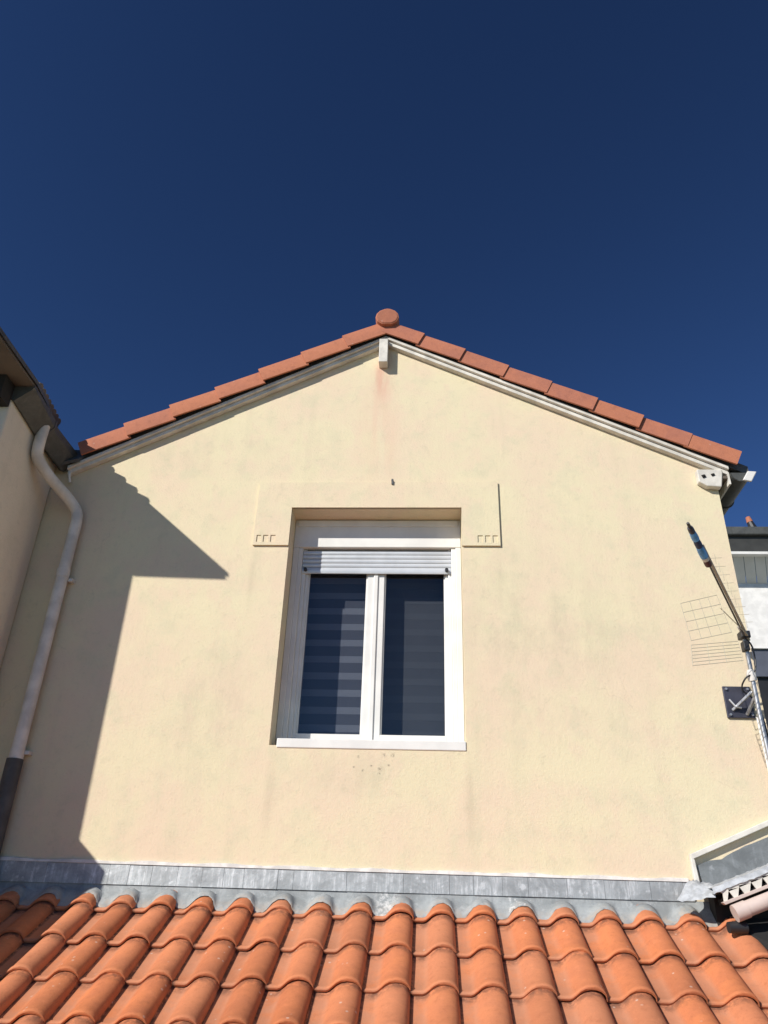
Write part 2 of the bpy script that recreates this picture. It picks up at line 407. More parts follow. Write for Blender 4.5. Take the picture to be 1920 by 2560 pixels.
nb = MB(); nb.tube([(-0.31,-0.002,3.30),(-0.31,-0.03,3.295)], 0.010, 8); nb.box(-0.318,-0.302,-0.028,-0.02,3.262,3.31)
nb.build('hook', MAT['iron'], house)

# barge boards: two stepped strips under each rake
for sgn, f, x0, x1 in ((-1, zl, -3.03, XA), (1, zr, XA, 2.36)):
    m = MB()
    for (dz0, dz1, yf) in ((-0.032, 0.0, -0.078), (-0.070, -0.0325, -0.052)):
        a = (x0, f(x0)); b = (x1, f(x1))
        off = -0.006
        m.prism([(a[0], a[1]+dz0+off), (b[0], b[1]+dz0+off), (b[0], b[1]+dz1+off), (a[0], a[1]+dz1+off)], yf, -0.001)
    m.build('barge_board', MAT['trim'], house, bevel=0.004)
# purlin end
m = MB(); m.box(-0.458, -0.380, -0.095, 0.0, 4.480, 4.742); m.build('purlin_end', MAT['trim'], house, bevel=0.005)

# verge tiles
def rake_tile_mesh():
    """local x along the slope (0 at the lower end), z up from the slope, y back"""
    L, H, T = 0.425, 0.150, 0.016
    m = MB()
    prof = [(0.0, -H+0.012), (0.0, -0.012), (0.004, -0.003), (0.014, 0.0), (0.10, 0.0), (0.13, 0.012), (0.18, 0.035), (0.23, 0.035), (0.28, 0.0),
            (0.28, -T), (0.23, 0.018), (0.18, 0.018), (0.13, -T*0.4), (0.10, -T), (0.022, -T), (T, -0.024), (T, -H+0.012)]
    n = len(prof)
    vs = [(0, y, z) for y, z in prof] + [(L, y, z) for y, z in prof]
    fs = [tuple(range(n)), tuple(range(2*n-1, n-1, -1))] + [(i, (i+1) % n, n+(i+1) % n, n+i) for i in range(n)]
    m.add(vs, fs)
    return m.mesh('rake_tile', MAT['rake'], smooth=30)
RT = rake_tile_mesh()
YF = -0.125
def place_rake(xl, z_low, ang, mirror, tilt):
    o = link('rake_tile', RT, house)
    jit = lambda a: random.uniform(-a, a); yaw = 0.034
    if not mirror:
        mat = Matrix.Translation((xl, YF+jit(.006), z_low)) @ Matrix.Rotation(-(ang-tilt)+jit(.006), 4, 'Y') @ Matrix.Rotation(yaw+jit(.008), 4, 'Z')
    else:
        mat = Matrix.Translation((xl, YF+jit(.006), z_low)) @ Matrix.Rotation((ang-tilt)+jit(.006), 4, 'Y') @ Matrix.Rotation(-yaw+jit(.008), 4, 'Z') @ Matrix.Scale(-1, 4, (1,0,0))
    o.matrix_parent_inverse = house.matrix_basis.inverted()
    o.matrix_basis = mat
    return o
angL, angR = math.atan(0.522), math.atan(0.505)
for x, z in zip((-2.975, -2.615, -2.250, -1.882, -1.515, -1.155, -0.795), range(7)):
    place_rake(x, zl(x) + 0.172, angL, False, radians(2.7))
for x in (-0.052, 0.309, 0.679, 1.036, 1.400, 1.755, 2.118, 2.470):
    place_rake(x, zr(x) + 0.158, angR, True, radians(1.1))
# ridge tile with a closed, faceted end
def ridge(y0, y1, r):
    m = MB(); c = (-0.392, 4.945 + (0.0 if r > .105 else -.008))
    pts = []
    for a, k in ((-60,0.86),(-28,0.95),(0,1),(25,1),(50,1),(75,1),(90,1.02),(105,1),(130,1),(155,1),(180,1),(208,0.95),(240,0.86)):
        pts.append((c[0] + r*k*cos(radians(a)), c[1] + r*0.97*k*sin(radians(a))))
    m.prism(pts, y0, y1)
    inner = [(c[0]+(x-c[0])*0.90, c[1]+(z-c[1])*0.90) for x, z in pts]
    return m, inner
m, inner = ridge(-0.150, 0.30, 0.107); rt = m.build('ridge_tile', MAT['rake'], house, bevel=0.006, smooth=40)
m = MB(); m.prism(inner, -0.155, -0.14); m.build('end_disc', MAT['rake'], rt, bevel=0.004)
m, _ = ridge(0.26, 0.72, 0.102); m.build('ridge_tile', MAT['rake'], house, bevel=0.006, smooth=40)
m, _ = ridge(0.68, 8.2, 0.112); m.build('ridge_tile', MAT['rake'], house, bevel=0.006, smooth=40)
# roof slopes and their underlay
m = MB()
for f, x0, x1 in ((zl, -3.05, XA), (zr, XA, 2.52)):
    m.prism([(x0, f(x0)+0.006), (x1, f(x1)+0.006), (x1, f(x1)+0.085), (x0, f(x0)+0.085)], -0.05, 8.3)
m.build('roof', MAT['iron'], house)
m = MB()
for f, x0, x1 in ((zl, -3.0, XA), (zr, XA, 2.42)):
    m.prism([(x0, f(x0)-0.011), (x1, f(x1)-0.011), (x1, f(x1)+0.004), (x0, f(x0)+0.004)], -0.070, -0.032)
m.build('underlay_strip', MAT['iron'], house)

# carved bracket under the right eave, eave gutter and soffit
m = MB()
m.prism([(2.115,3.375),(2.115,3.262),(2.175,3.222),(2.284,3.212),(2.300,3.285),(2.312,3.345),(2.312,3.375)], -0.06, -0.001)
br = m.build('eave_bracket', MAT['trim'], house, bevel=0.008)
for hx, hz, hr in ((2.158, 3.308, .015), (2.232, 3.322, .012)):
    m = MB(); m.tube([(hx-.012,-0.0615,hz-.004),(hx+.01,-0.059,hz+.004)], hr, 7); m.build('painted_hole_disc', MAT['shade_black'], br)  # dark discs on the face paint the shade inside the holes
def half_gutter(path, r, th=0.006, n=12, closed=True):
    """half round gutter swept along path, open side up"""
    m = MB(); path = [Vector(p) for p in path]; rings = []
    d = (path[-1]-path[0]).normalized(); side = d.cross(Vector((0,0,1))).normalized(); up = side.cross(d)
    for p in path:
        ring = [p + side*(r*cos(pi+pi*k/n)) + up*(r*sin(pi+pi*k/n)) for k in range(n+1)]
        ring += [p + side*((r-th)*cos(pi+pi*k/n)) + up*((r-th)*sin(pi+pi*k/n)) for k in range(n, -1, -1)]
        rings.append(ring)
    k = len(rings[0]); vs = [v for q in rings for v in q]; fs = []
    for i in range(len(path)-1):
        for j in range(k): fs.append((i*k+j, i*k+(j+1) % k, (i+1)*k+(j+1) % k, (i+1)*k+j))
    if closed:
        fs.append(tuple(range(n+1))); fs.append(tuple(range((len(path)-1)*k, (len(path)-1)*k+n+1)))
    for q in (0, (len(path)-1)*k):
        for j in range(n): fs.append((q+j, q+j+1, q+k-2-j, q+k-1-j))
    return m.add(vs, fs)
gt = half_gutter([(2.445,-0.07,3.335),(2.445,8.3,3.315)], 0.080).build('gutter', MAT['zinc_dark'], house, smooth=40)
m = MB(); m.prism([(2.440,3.255),(2.505,3.240),(2.560,3.330),(2.492,3.336)], -0.098, -0.078); m.build('end_cap', MAT['white'], gt, bevel=0.006)
for gy in (0.35, 1.2, 2.05):
    m = MB(); m.tube([(2.445+0.086*cos(a), gy, 3.334+0.086*sin(a)) for a in [pi+pi*k/10 for k in range(11)]], 0.006, 6); m.build('gutter_bracket', MAT['iron'], gt)
m = MB(); m.box(2.277, 2.345, -0.05, 8.2, 3.295, 3.32); m.build('soffit', MAT['soffit'], house)
m = MB(); m.box(2.347, 2.362, -0.055, 8.2, 3.24, 3.35); m.build('fascia', MAT['trim'], house)

# ------------------------------------------------------------------ window (a part of the house)
win = bpy.data.objects.new('window', None); COL.objects.link(win); win.location = (-0.435, 0.2, 1.2)
win.parent = house; win.matrix_parent_inverse = house.matrix_basis.inverted()
def wpart(name, mb, mat, bevel=0.0, smooth=None):
    me = mb.mesh(name, mat, bevel, smooth); o = bpy.data.objects.new(name, me); COL.objects.link(o)
    o.parent = win; o.matrix_parent_inverse = (Matrix.Translation(win.location)).inverted()
    return o
m = MB()                                              # outer frame, three stepped profiles each side
for x0, x1, y0 in ((-1.113,-1.070,0.200),(-1.0695,-1.036,0.212),(-1.0355,-1.005,0.245)):
    m.box(x0, x1, y0, 0.298, 1.262, 2.80)
for x0, x1, y0 in ((0.200,0.243,0.200),(0.166,0.1995,0.212),(0.140,0.1655,0.245)):
    m.box(x0, x1, y0, 0.298, 1.262, 2.80)
m.box(-1.113, 0.243, 0.232, 0.298, 1.215, 1.2615)
wpart('frame', m, MAT['white'], 0.003)
m = MB(); m.box(-1.113, 0.243, 0.197, 0.298, 2.801, 3.048); wpart('shutter_box', m, MAT['white'], 0.004)
m = MB(); m.box(-1.090, 0.222, 0.187, 0.196, 2.985, 3.040); wpart('shutter_box_lip', m, MAT['white'], 0.003)
# shutter curtain: slats, slightly rounded
zz = 2.785
for i, h in enumerate((0.037, 0.037, 0.037, 0.037, 0.055)):
    m = MB(); n = 5
    pts = [(0.235 - 0.005*sin(pi*k/n), zz - h + 0.002 + (h-0.004)*k/n) for k in range(n+1)]
    vs = [(x, y, z) for x in (-1.034, 0.164) for y, z in pts] + [(x, 0.247, z) for x in (-1.034, 0.164) for z in (pts[0][1], pts[-1][1])]
    q = n+1
    fs = [(k, k+1, q+k+1, q+k) for k in range(n)] + [tuple(range(n, -1, -1)) + (2*q, 2*q+1), tuple(range(q, 2*q)) + (2*q+3, 2*q+2), (0, q, 2*q+2, 2*q), (n, 2*q+1, 2*q+3, q+n)]
    m.add(vs, fs); wpart('shutter_slat', m, MAT['alu'], smooth=30)
    zz -= h
for x in (-1.005, 0.128):
    m = MB(); m.tube([(x,0.232,2.610),(x,0.205,2.610)], 0.014, 10); wpart('stopper', m, MAT['black'])
# sashes
def sash(x0, x1, st0, st1):
    m = MB(); z0, z1 = 1.263, 2.79; y0, y1 = 0.262, 0.315
    m.box(x0, x0+st0, y0, y1, z0, z1); m.box(x1-st1, x1, y0, y1, z0, z1)
    m.box(x0+st0+.0005, x1-st1-.0005, y0, y1, z0, z0+0.055); m.box(x0+st0+.0005, x1-st1-.0005, y0, y1, z1-0.06, z1)
    # glazing beads
    m.box(x0+st0+.0002, x0+st0+0.012, y0+0.012, y1-0.002, z0+.055, z1-.06); m.box(x1-st1-0.012, x1-st1-.0002, y0+0.012, y1-0.002, z0+.055, z1-.06)
    wpart('sash', m, MAT['white'], 0.002)
    m = MB(); m.box(x0+st0-.004, x1-st1+.004, 0.285, 0.291, z0+0.050, z1-0.055); wpart('pane', m, MAT['glass'])
sash(-1.0045, -0.436, 0.022, 0.066)
sash(-0.434, 0.1395, 0.066, 0.022)
m = MB(); m.box(-0.452, -0.418, 0.250, 0.2615, 1.268, 2.785); wpart('meeting_rail', m, MAT['white'], 0.004)
# banded roller blinds behind the glass
YB = 0.432
def blind(x0, x1, mA, mB, start, light, dark):
    z = start; i = 0
    while z > 1.25:
        z1 = max(z - (light if i % 2 == 0 else dark), 1.24)
        m = MB(); m.box(x0, x1, YB + (0.0008 if i % 2 else 0), YB + 0.004, z1 + 0.0002, z - 0.0002)
        wpart('blind_band', m, mA if i % 2 == 0 else mB); z = z1; i += 1
blind(-1.10, -0.440, MAT['blind'], MAT['blind_sheer'], 2.90, 0.054, 0.080)
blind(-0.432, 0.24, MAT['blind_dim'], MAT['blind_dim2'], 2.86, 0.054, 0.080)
m = MB(); m.box(-1.6, 0.8, 2.2, 2.25, 0.6, 3.4); m.box(-1.6, 0.8, 0.31, 2.2, 0.55, 0.6); wpart('room', m, MAT['room'])
# sill
m = MB(); m.box(-1.062, 0.244, -0.008, 0.231, 1.158, 1.222)
s = m.build('window_sill', MAT['trim'], house, bevel=0.006); 
bpy.data.objects[s.name].data.materials[0] = MAT['white']

# ------------------------------------------------------------------ flashing between wall and lower roof
x = -3.15
fx = []
wid = [0.36,0.30,0.42,0.13,0.15,0.17,0.16,0.14,0.13,0.22,0.10,0.34,0.36,0.29,0.15,0.18,0.16,0.24,0.23,0.15,0.13,0.2,0.32,0.28,0.4]
for i, wd in enumerate(wid):
    x1 = min(x + wd, 1.62)
    m = MB(); zt = 0.392 - 0.0032*(x+0.5) ; dy = random.uniform(0, 0.003); dz = random.uniform(-.003,.003)
    m.add([(x+.0009,-0.022-dy,0.278),(x1-.0009,-0.022-dy-random.uniform(-.002,.002),0.278),(x1-.0009,-0.012-dy,zt+dz),(x+.0009,-0.012-dy,zt+dz),
           (x+.0009,-0.002,0.278),(x1-.0009,-0.002,0.278),(x1-.0009,-0.002,zt+dz),(x+.0009,-0.002,zt+dz)],
          [(0,1,2,3),(4,7,6,5),(0,3,7,4),(1,5,6,2),(0,4,5,1),(3,2,6,7)])
    m.build('flashing_panel', MAT['zinc'], house)
    x = x1
    if x >= 1.62: break
m = MB(); vs = []; fs = []
N = 120
for i in range(N+1):
    xx = -3.15 + (1.60+3.15)*i/N; zt = 0.392 - 0.0032*(xx+0.5)
    r = 0.004*sin(xx*13) + random.uniform(-.002,.002)
    vs += [(xx,-0.020,zt+0.001),(xx,-0.018,zt+0.018+r),(xx,-0.001,zt+0.022+r),(xx,-0.001,zt+0.001)]
for i in range(N):
    for k in range(4): fs.append((i*4+k, i*4+(k+1) % 4, i*4+4+(k+1) % 4, i*4+4+k))
m.add(vs, fs); m.build('mortar_fillet', MAT['mortar'], house, smooth=60)

# ------------------------------------------------------------------ lower tiled roof
SL = radians(28); PITCH = 0.2465; EXPO = 0.359; HC = 0.060
roof = empty('tiled_roof', (-0.4, -1.5, -0.6), 'orange terracotta tiled roof sloping up to the cream gable wall', 'roof')
PROF = [(-0.004,0.010),(0.0,0.002),(0.010,0.0),(0.060,0.0),(0.076,0.006),(0.095,0.022),(0.115,0.040),(0.139,0.053),(0.168,0.059),(0.196,0.057),(0.219,0.048),(0.235,0.034),(0.244,0.018),(0.246,-0.004)]
CREST = 0.172
def prof_h(u):
    u = u % PITCH
    for (a, b), (c, d) in zip(PROF[1:], PROF[2:]):
        if a <= u <= c: return b + (d-b)*(u-a)/(c-a)
    return 0.004
def tile_mesh():
    """local x across, y up the slope (0 at the nose), z off the slope"""
    L = 0.425; m = MB(); vs = []; fs = []; n = len(PROF)
    def ring(y, lift, sc=1.0):
        return [(u, y, h*sc + lift) for u, h in PROF]
    tl = lambda y: 0.021*(1 - y/EXPO)           # the nose rides on the tile below
    rings = [ring(0.004, tl(0)-0.015, 0.99), ring(0.0, tl(0)-0.004), ring(0.002, tl(0)+0.002), ring(0.007, tl(0)+0.0045), ring(0.026, tl(.026)+0.0045), ring(0.032, tl(.03)), ring(L*0.5, tl(L*.5)), ring(L, tl(L))]
    for r in rings: vs += r
    for i in range(len(rings)-1):
        for k in range(n-1): fs.append((i*n+k, i*n+k+1, (i+1)*n+k+1, (i+1)*n+k))
    # side skirt on the roll and underside of the nose
    b = len(vs); vs += [(PROF[-1][0]-0.002, 0.004, tl(0)-0.014), (PROF[-1][0]-0.002, L, tl(L)-0.012)]
    fs.append((n-1+n, b, b+1, 7*n+n-1))
    b = len(vs); vs += [(u, 0.06, h*0.97 + tl(.06) - 0.014) for u, h in PROF]
    for k in range(n-1): fs.append((k+1, k, b+k, b+k+1))
    m.add(vs, fs)
    return m.mesh('roof_tile', MAT['tile'], smooth=38)
TM = tile_mesh()
slope = Matrix.Rotation(SL, 4, 'X')
base_z = 0.277 - (HC + 0.021)/cos(SL)
first_x = -0.176 - CREST
k0, k1 = -12, 10
count = 0
for row in range(9):
    s = -0.165 - (0.372 if row else 0) - EXPO*max(0, row-1)
    y = s*cos(SL); z = base_z + y*tan(SL)
    for k in range(k0, k1+1):
        if row > 6 and (k < -8 or k > 7): pass
        o = link('roof_tile', TM, roof)
        mat = Matrix.Translation((first_x + PITCH*k + random.uniform(-.003,.003), y + random.uniform(-.006,.006), z + random.uniform(-.0015,.0015))) @ Matrix.Rotation(random.uniform(-.011,.011), 4, 'Z') @ slope @ Matrix.Rotation(random.uniform(-.010,.010), 4, 'Y') @ Matrix.Rotation(random.uniform(-.004,.006), 4, 'X')
        o.matrix_parent_inverse = roof.matrix_basis.inverted(); o.matrix_basis = mat
        count += 1
m = MB()
xa, xb = first_x + PITCH*k0, first_x + PITCH*(k1+1)
yb = (-0.165 - 0.372 - EXPO*7.2)*cos(SL)
zz = lambda y: base_z - 0.03 + y*tan(SL)
m.add([(xa,yb,zz(yb)),(xb,yb,zz(yb)),(xb,-0.001,zz(0)),(xa,-0.001,zz(0)),(xa,yb,zz(yb)-.08),(xb,yb,zz(yb)-.08),(xb,-0.001,zz(0)-.08),(xa,-0.001,zz(0)-.08)],
      [(0,1,2,3),(7,6,5,4),(0,4,5,1),(1,5,6,2),(2,6,7,3),(3,7,4,0)])
m.build('roof_deck', MAT['iron'], roof)
m = MB(); m.box(xa+.1, xb-.1, yb+0.25, yb+0.45, -5, zz(yb+.25)-.085); m.build('wall', MAT['wall_left'], roof)
# soft apron dressed over the top course
m = MB(); vs = []; fs = []
xs_ = [ -3.12 + i*0.0123 for i in range(int((1.75+3.12)/0.0123)) ]
rows = [(-0.014, 0.0), (-0.020, 0.0), (-0.045, 0.15), (-0.075, 0.55), (-0.105, 0.92), (-0.122, 1.0), (-0.124, 1.0)]
for xx in xs_:
    u = xx - first_x; h = prof_h(u)
    wob = 0.006*sin(xx*3.1) + 0.003*sin(xx*11.3) + 0.0025*sin(xx*31)
    for j, (y, f) in enumerate(rows):
        top = 0.281 - 0.03*min(1, (-y)/0.05)
        yy = y*(1 - (0.20*(h/HC) if j > 2 else 0)) + (wob*1.8 + random.uniform(-.004,.004))*(j > 3)
        zt = base_z + yy*tan(SL) + (h + 0.021 + (0.006 if j < 5 else 0.002))/cos(SL)
        zf = base_z + (yy)*tan(SL) + 0.040/cos(SL) + 0.022
        z_ = (0.279 if j == 0 else (zf if zf > zt or f == 0 else zf))*(1-f) + zt*f
        if y < -0.03: z_ = max(z_, zt + 0.001)
        if j == 6: z_ -= 0.006
        vs.append((xx, yy, z_))
q = len(rows)
for i in range(len(xs_)-1):
    for j in range(q-1): fs.append((i*q+j, (i+1)*q+j, (i+1)*q+j+1, i*q+j+1))
m.add(vs, fs); m.build('lead_apron', MAT['lead'], roof, smooth=60)

# ------------------------------------------------------------------ neighbour on the left
nb_h = empty('neighbour_house', (-3.6, -0.8, -5), 'shaded beige neighbour house on the left with dark zinc eave gutter', 'house')
m = MB(); m.box(-8.0, -3.42, -0.858, -0.004, 3.58, 3.87); m.build('wall', MAT['wall_left'], nb_h)
m = MB(); m.box(-8.0, -3.16, -0.862, -0.003, -5, 3.60)
m.build('wall', MAT['wall_left'], nb_h, bevel=0.03, smooth=50)
m = MB(); m.box(-8.0, -3.75, -1.535, -0.866, -5, 3.85); m.build('wall', MAT['wall_left'], nb_h)
m = MB(); m.box(-8.0, -3.35, -1.36, -.8655, -5, 1.41); m.build('low_wall', MAT['wall_left'], nb_h)
m = MB(); pz = lambda y: 1.20 + 0.53*(y+1.21)
m.add([(x, y, z) for x in (-8.0, -3.345) for y, z in ((-1.363,-5),(-1.363,pz(-1.363)),(-4.6,pz(-4.6)),(-4.6,-5))], [(0,1,2,3),(7,6,5,4),(0,4,5,1),(1,5,6,2),(2,6,7,3),(3,7,4,0)])
m.build('parapet', MAT['wall_left'], nb_h)
# roof plate: outer edge follows E, rises to the left
E_ = [(-3.000,-1.540,3.687), (-3.000,-0.86,3.687), (-3.08,-0.55,3.752), (-3.20,-0.2,3.850), (-3.245,-0.01,3.885)]
m = MB(); vs = []; fs = []
for (a, y, z) in E_:
    vs += [(a,y,z),(a,y,z-0.035),(-8.0,y,z+0.55*(a+8.0)),(-8.0,y,z-0.12+0.55*(a+8.0))]
for i in range(len(E_)-1):
    a = i*4; b = a+4
    fs += [(a,b,b+2,a+2),(a+1,a+3,b+3,b+1),(a,a+1,b+1,b)]
fs += [(0,2,3,1),(16,17,19,18)]
m.add(vs, fs); m.build('roof', MAT['zinc_dark'], nb_h)
# row of small tile ends on the inner part of the eave
for i in range(8):
    t = (i+0.5)/8; y = -0.80 + t*0.78
    xx = -3.02 - 0.235*((y+0.86)/0.86 if y > -0.86 else 0); zz_ = 3.690 + 0.2*((y+0.86)/0.86)
    m = MB(); m.tube([(xx+0.012, y, zz_-0.005), (xx-0.30, y, zz_+0.155)], 0.036, 8); m.build('eave_tile', MAT['iron'], nb_h, smooth=50)
# soffit of the outer half and the gutter of the inner half
m = MB(); m.add([(-3.015,-1.538,3.650),(-3.015,-0.80,3.650),(-3.74,-0.80,3.672),(-3.74,-1.538,3.672),(-3.015,-1.538,3.632),(-3.015,-0.80,3.632),(-3.74,-0.80,3.655),(-3.74,-1.538,3.655)],
      [(0,1,2,3),(7,6,5,4),(0,4,5,1),(1,5,6,2),(2,6,7,3),(3,7,4,0)])
m.build('soffit', MAT['soffit'], nb_h)
m = MB(); m.prism([(-3.02,3.654),(-3.02,3.660),(-3.76,4.03),(-3.76,3.675)], -1.534, -1.505); m.build('gable_board', MAT['soffit'], nb_h)
def box_gutter(name, secs, mat):
    """secs: (y, x_in, z_in, x_out, z_out, z_top)"""
    m = MB(); vs = []; fs = []; n = 6
    for (y, xi, zi, xo, zo, zt) in secs:
        vs += [(xi-0.06,y,zt),(xi-0.02,y,zi+0.02),(xi+0.02,y,zi),(xo-0.03,y,zo-0.005),(xo,y,zo+0.03),(xo,y,zt)]
    for i in range(len(secs)-1):
        for k in range(n): fs.append((i*n+k, i*n+(k+1) % n, (i+1)*n+(k+1) % n, (i+1)*n+k))
    fs += [tuple(range(n)), tuple(range((len(secs)-1)*n, len(secs)*n))]
    return m.add(vs, fs).build(name, mat, nb_h, smooth=35)
box_gutter('eave_gutter', [(-0.86,-3.16,3.50,-3.01,3.59,3.645), (-0.40,-3.15,3.44,-3.045,3.55,3.64)], MAT['zinc_dark'])
box_gutter('gutter_joint', [(-0.40,-3.155,3.435,-3.040,3.545,3.645), (-0.375,-3.155,3.432,-3.042,3.54,3.645)], MAT['iron'])
box_gutter('eave_gutter', [(-0.374,-3.15,3.435,-3.055,3.53,3.62), (-0.03,-3.10,3.38,-2.985,3.45,3.55)], MAT['zinc_dark'])
m = MB(); m.box(-3.40,-3.165,-1.0,-0.863,3.44,3.64); m.build('painted_recess_block', MAT['shade_black'], nb_h)  # solid near-black block, paints the shaded hollow under the eave
m = MB(); m.add([(-3.10,-0.115,3.42),(-2.93,-0.115,3.46),(-2.90,-0.02,3.60),(-3.12,-0.02,3.62),(-3.10,-0.10,3.40),(-2.93,-0.10,3.44),(-2.90,-0.005,3.58),(-3.12,-0.005,3.60)],
      [(0,1,2,3),(7,6,5,4),(0,4,5,1),(1,5,6,2),(2,6,7,3),(3,7,4,0)]); m.build('valley_flashing', MAT['iron'], nb_h)
m = MB(); m.tube([(-3.02,-0.03,3.43),(-3.01,-0.05,3.34),(-3.00,-0.03,3.28)], 0.012, 8); m.build('overflow_spout', MAT['pipe'], nb_h)
# downpipe
dp = bpy.data.objects.new('downpipe', None); COL.objects.link(dp); dp.location = (-2.86, -0.06, 1.0)
dp.parent = nb_h; dp.matrix_parent_inverse = nb_h.matrix_basis.inverted()
def dpart(name, mb, mat, smooth=50):
    o = link(name, mb.mesh(name, mat, 0, smooth)); o.parent = dp; o.matrix_parent_inverse = Matrix.Translation(dp.location).inverted(); return o
ctrl = [(-3.105,-0.44,3.56),(-3.105,-0.44,3.36),(-3.10,-0.40,3.27),(-3.03,-0.28,3.17),(-2.93,-0.13,3.075),(-2.865,-0.065,2.99),(-2.845,-0.06,2.90),(-2.845,-0.06,2.80)]
def smooth_path(c, n=5):
    c = [Vector(p) for p in c]; out = []
    for i in range(len(c)-1):
        p0 = c[max(i-1,0)]; p1 = c[i]; p2 = c[i+1]; p3 = c[min(i+2,len(c)-1)]
        for k in range(n):
            t = k/n
            out.append(0.5*((2*p1)+(p2-p0)*t+(2*p0-5*p1+4*p2-p3)*t*t+(3*p1-p0-3*p2+p3)*t**3))
    return out + [c[-1]]
dpart('elbow', MB().tube(smooth_path(ctrl), 0.045, 14), MAT['pipe'])
dpart('pipe', MB().tube([(-2.845,-0.06,2.80),(-2.847,-0.06,2.42)], 0.0448, 14), MAT['pipe'])
dpart('collar', MB().tube([(-2.847,-0.06,2.47),(-2.847,-0.06,2.40)], 0.050, 14), MAT['pipe'])
dpart('pipe', MB().tube([(-2.847,-0.06,2.42),(-2.855,-0.06,1.04)], 0.046, 14), MAT['pipe'])
dpart('bracket', MB().box(-2.80,-2.765,-0.05,-0.001,2.375,2.40), MAT['pipe'], None)
dpart('bracket', MB().box(-2.81,-2.775,-0.05,-0.001,1.07,1.095), MAT['pipe'], None)
dpart('collar', MB().tube([(-2.855,-0.06,1.10),(-2.855,-0.06,1.035)], 0.050, 14), MAT['pipe'])
dpart('lower_pipe', MB().tube([(-2.857,-0.062,1.034),(-2.86,-0.062,0.25)], 0.056, 14), MAT['iron'])

# ------------------------------------------------------------------ television antenna
ant = empty('tv_antenna', (2.20, -0.02, 1.42), 'antenna with blue tipped boom and wire grids on a plate at the right wall corner', 'antenna')
def apart(name, mb, mat, bevel=0, smooth=None): return mb.build(name, mat, ant, bevel, smooth)
apart('wall_plate', MB().box(2.020, 2.205, -0.018, -0.002, 1.410, 1.628), MAT['plate'], 0.004)
for a, b in (((2.06,-0.02,1.46),(2.17,-0.13,1.56)), ((2.15,-0.02,1.43),(2.185,-0.13,1.53))):
    apart('bracket_arm', MB().bar(a, b, 0.018, 0.018), MAT['steel'], 0.003)
for bx, bz in ((2.04,1.607),(2.185,1.607),(2.04,1.43),(2.185,1.43)):
    apart('bolt', MB().tube([(bx,-0.018,bz),(bx,-0.030,bz)], 0.009, 6), MAT['steel'])
apart('clamp_strap', MB().tube([(2.045,-0.035,1.53),(2.075,-0.05,1.475),(2.11,-0.05,1.47)], 0.007, 6), MAT['steel'])
MX, MY = 2.185, -0.14
apart('mast', MB().tube([(MX+.015,MY,0.70),(MX,MY,1.40),(MX,MY,1.93),(MX-.012,MY-.01,1.985),(MX-.03,MY-.03,2.01)], 0.0150, 12), MAT['steel'], 0, 50)
apart('cable', MB().tube(smooth_path([(2.165,-0.18,1.93),(2.215,-0.17,1.86),(2.205,-0.165,1.70),(2.13,-0.16,1.64),(2.12,-0.10,1.58),(2.19,-0.10,1.5),(2.225,-0.10,1.30),(2.24,-0.10,0.7)]), 0.006, 6), MAT['black'], 0, 60)
apart('cable', MB().tube(smooth_path([(2.205,-0.045,1.41),(2.212,-0.04,1.2),(2.222,-0.03,0.95),(2.235,-0.03,0.7)]), 0.010, 8), MAT['white'], 0, 60)
apart('clamp', MB().box(MX-.035, MX+.03, MY-.05, MY+.03, 1.925, 1.975), MAT['black'], 0.006)
apart('clamp', MB().box(MX-.028, MX+.012, MY-.04, MY+.02, 1.835, 1.905), MAT['black'], 0.006)
apart('wrap', MB().tube([(MX,MY,1.70),(MX-.004,MY-.004,1.665),(MX,MY,1.63)], [0.026,0.034,0.026], 10), MAT['mortar'], 0, 60)
A0 = Vector((2.1919,-0.18,1.9364)); A1 = Vector((1.6117,-1.10,2.3357))
bd = (A1-A0).normalized(); AL = (A1-A0).length
at = lambda t: A0 + (A1-A0)*t
sd = bd.cross(Vector((0,0,1))).normalized(); ud = sd.cross(bd)
apart('boom', MB().bar(at(-0.04), at(0.82), 0.016, 0.016), MAT['boom'], 0.002)
apart('boom_rail', MB().bar(at(0.02)+sd*0.016-ud*0.010, at(0.80)+sd*0.014-ud*0.008, 0.010, 0.012), MAT['iron'], 0.001)
off = Vector((-0.022, 0, -0.004))
for t0, t1, mt, r in ((0.655,0.70,'dark_red',0.022),(0.70,0.725,'pipe',0.023),(0.725,0.81,'blue',0.025),(0.81,0.865,'navy',0.022),(0.865,0.925,'blue',0.022),(0.925,0.965,'plate',0.019),(0.965,1.0,'iron',0.010)):
    apart('tip_sleeve' if mt == 'blue' else 'tip_spacer', MB().tube([at(t0)+off, at(t0)*0.5+at(t1)*0.5+off, at(t1)+off], [r, r*1.04, r*0.9], 10), MAT[mt], 0, 50)
for i in range(9):
    t = 0.12 + i*0.072
    apart('director', MB().tube([at(t)+ud*0.012, at(t)+ud*0.012+Vector((0.075,-0.01,0.0))], 0.0016, 5), MAT['wire'])
    apart('director', MB().tube([at(t)+Vector((0.035,-0.005,0.035)), at(t)+Vector((0.035,-0.005,-0.03))], 0.0014, 5), MAT['wire'])
def grid(c00, c10, c01, c11, nu, nv):
    m = MB(); c00, c10, c01, c11 = map(Vector, (c00, c10, c01, c11))
    P = lambda u, v: (c00*(1-u)+c10*u)*(1-v) + (c01*(1-u)+c11*u)*v
    for i in range(nu+1): m.tube([P(i/nu, 0), P(i/nu, 1)], 0.0021, 5)
    for j in range(nv+1): m.tube([P(0, j/nv), P(1, j/nv)], 0.0021, 5)
    return m
apart('reflector_grid', grid((1.651,-.55,2.023),(1.922,-.48,2.114),(1.680,-.55,1.765),(1.972,-.48,1.851), 4, 4), MAT['wire'])
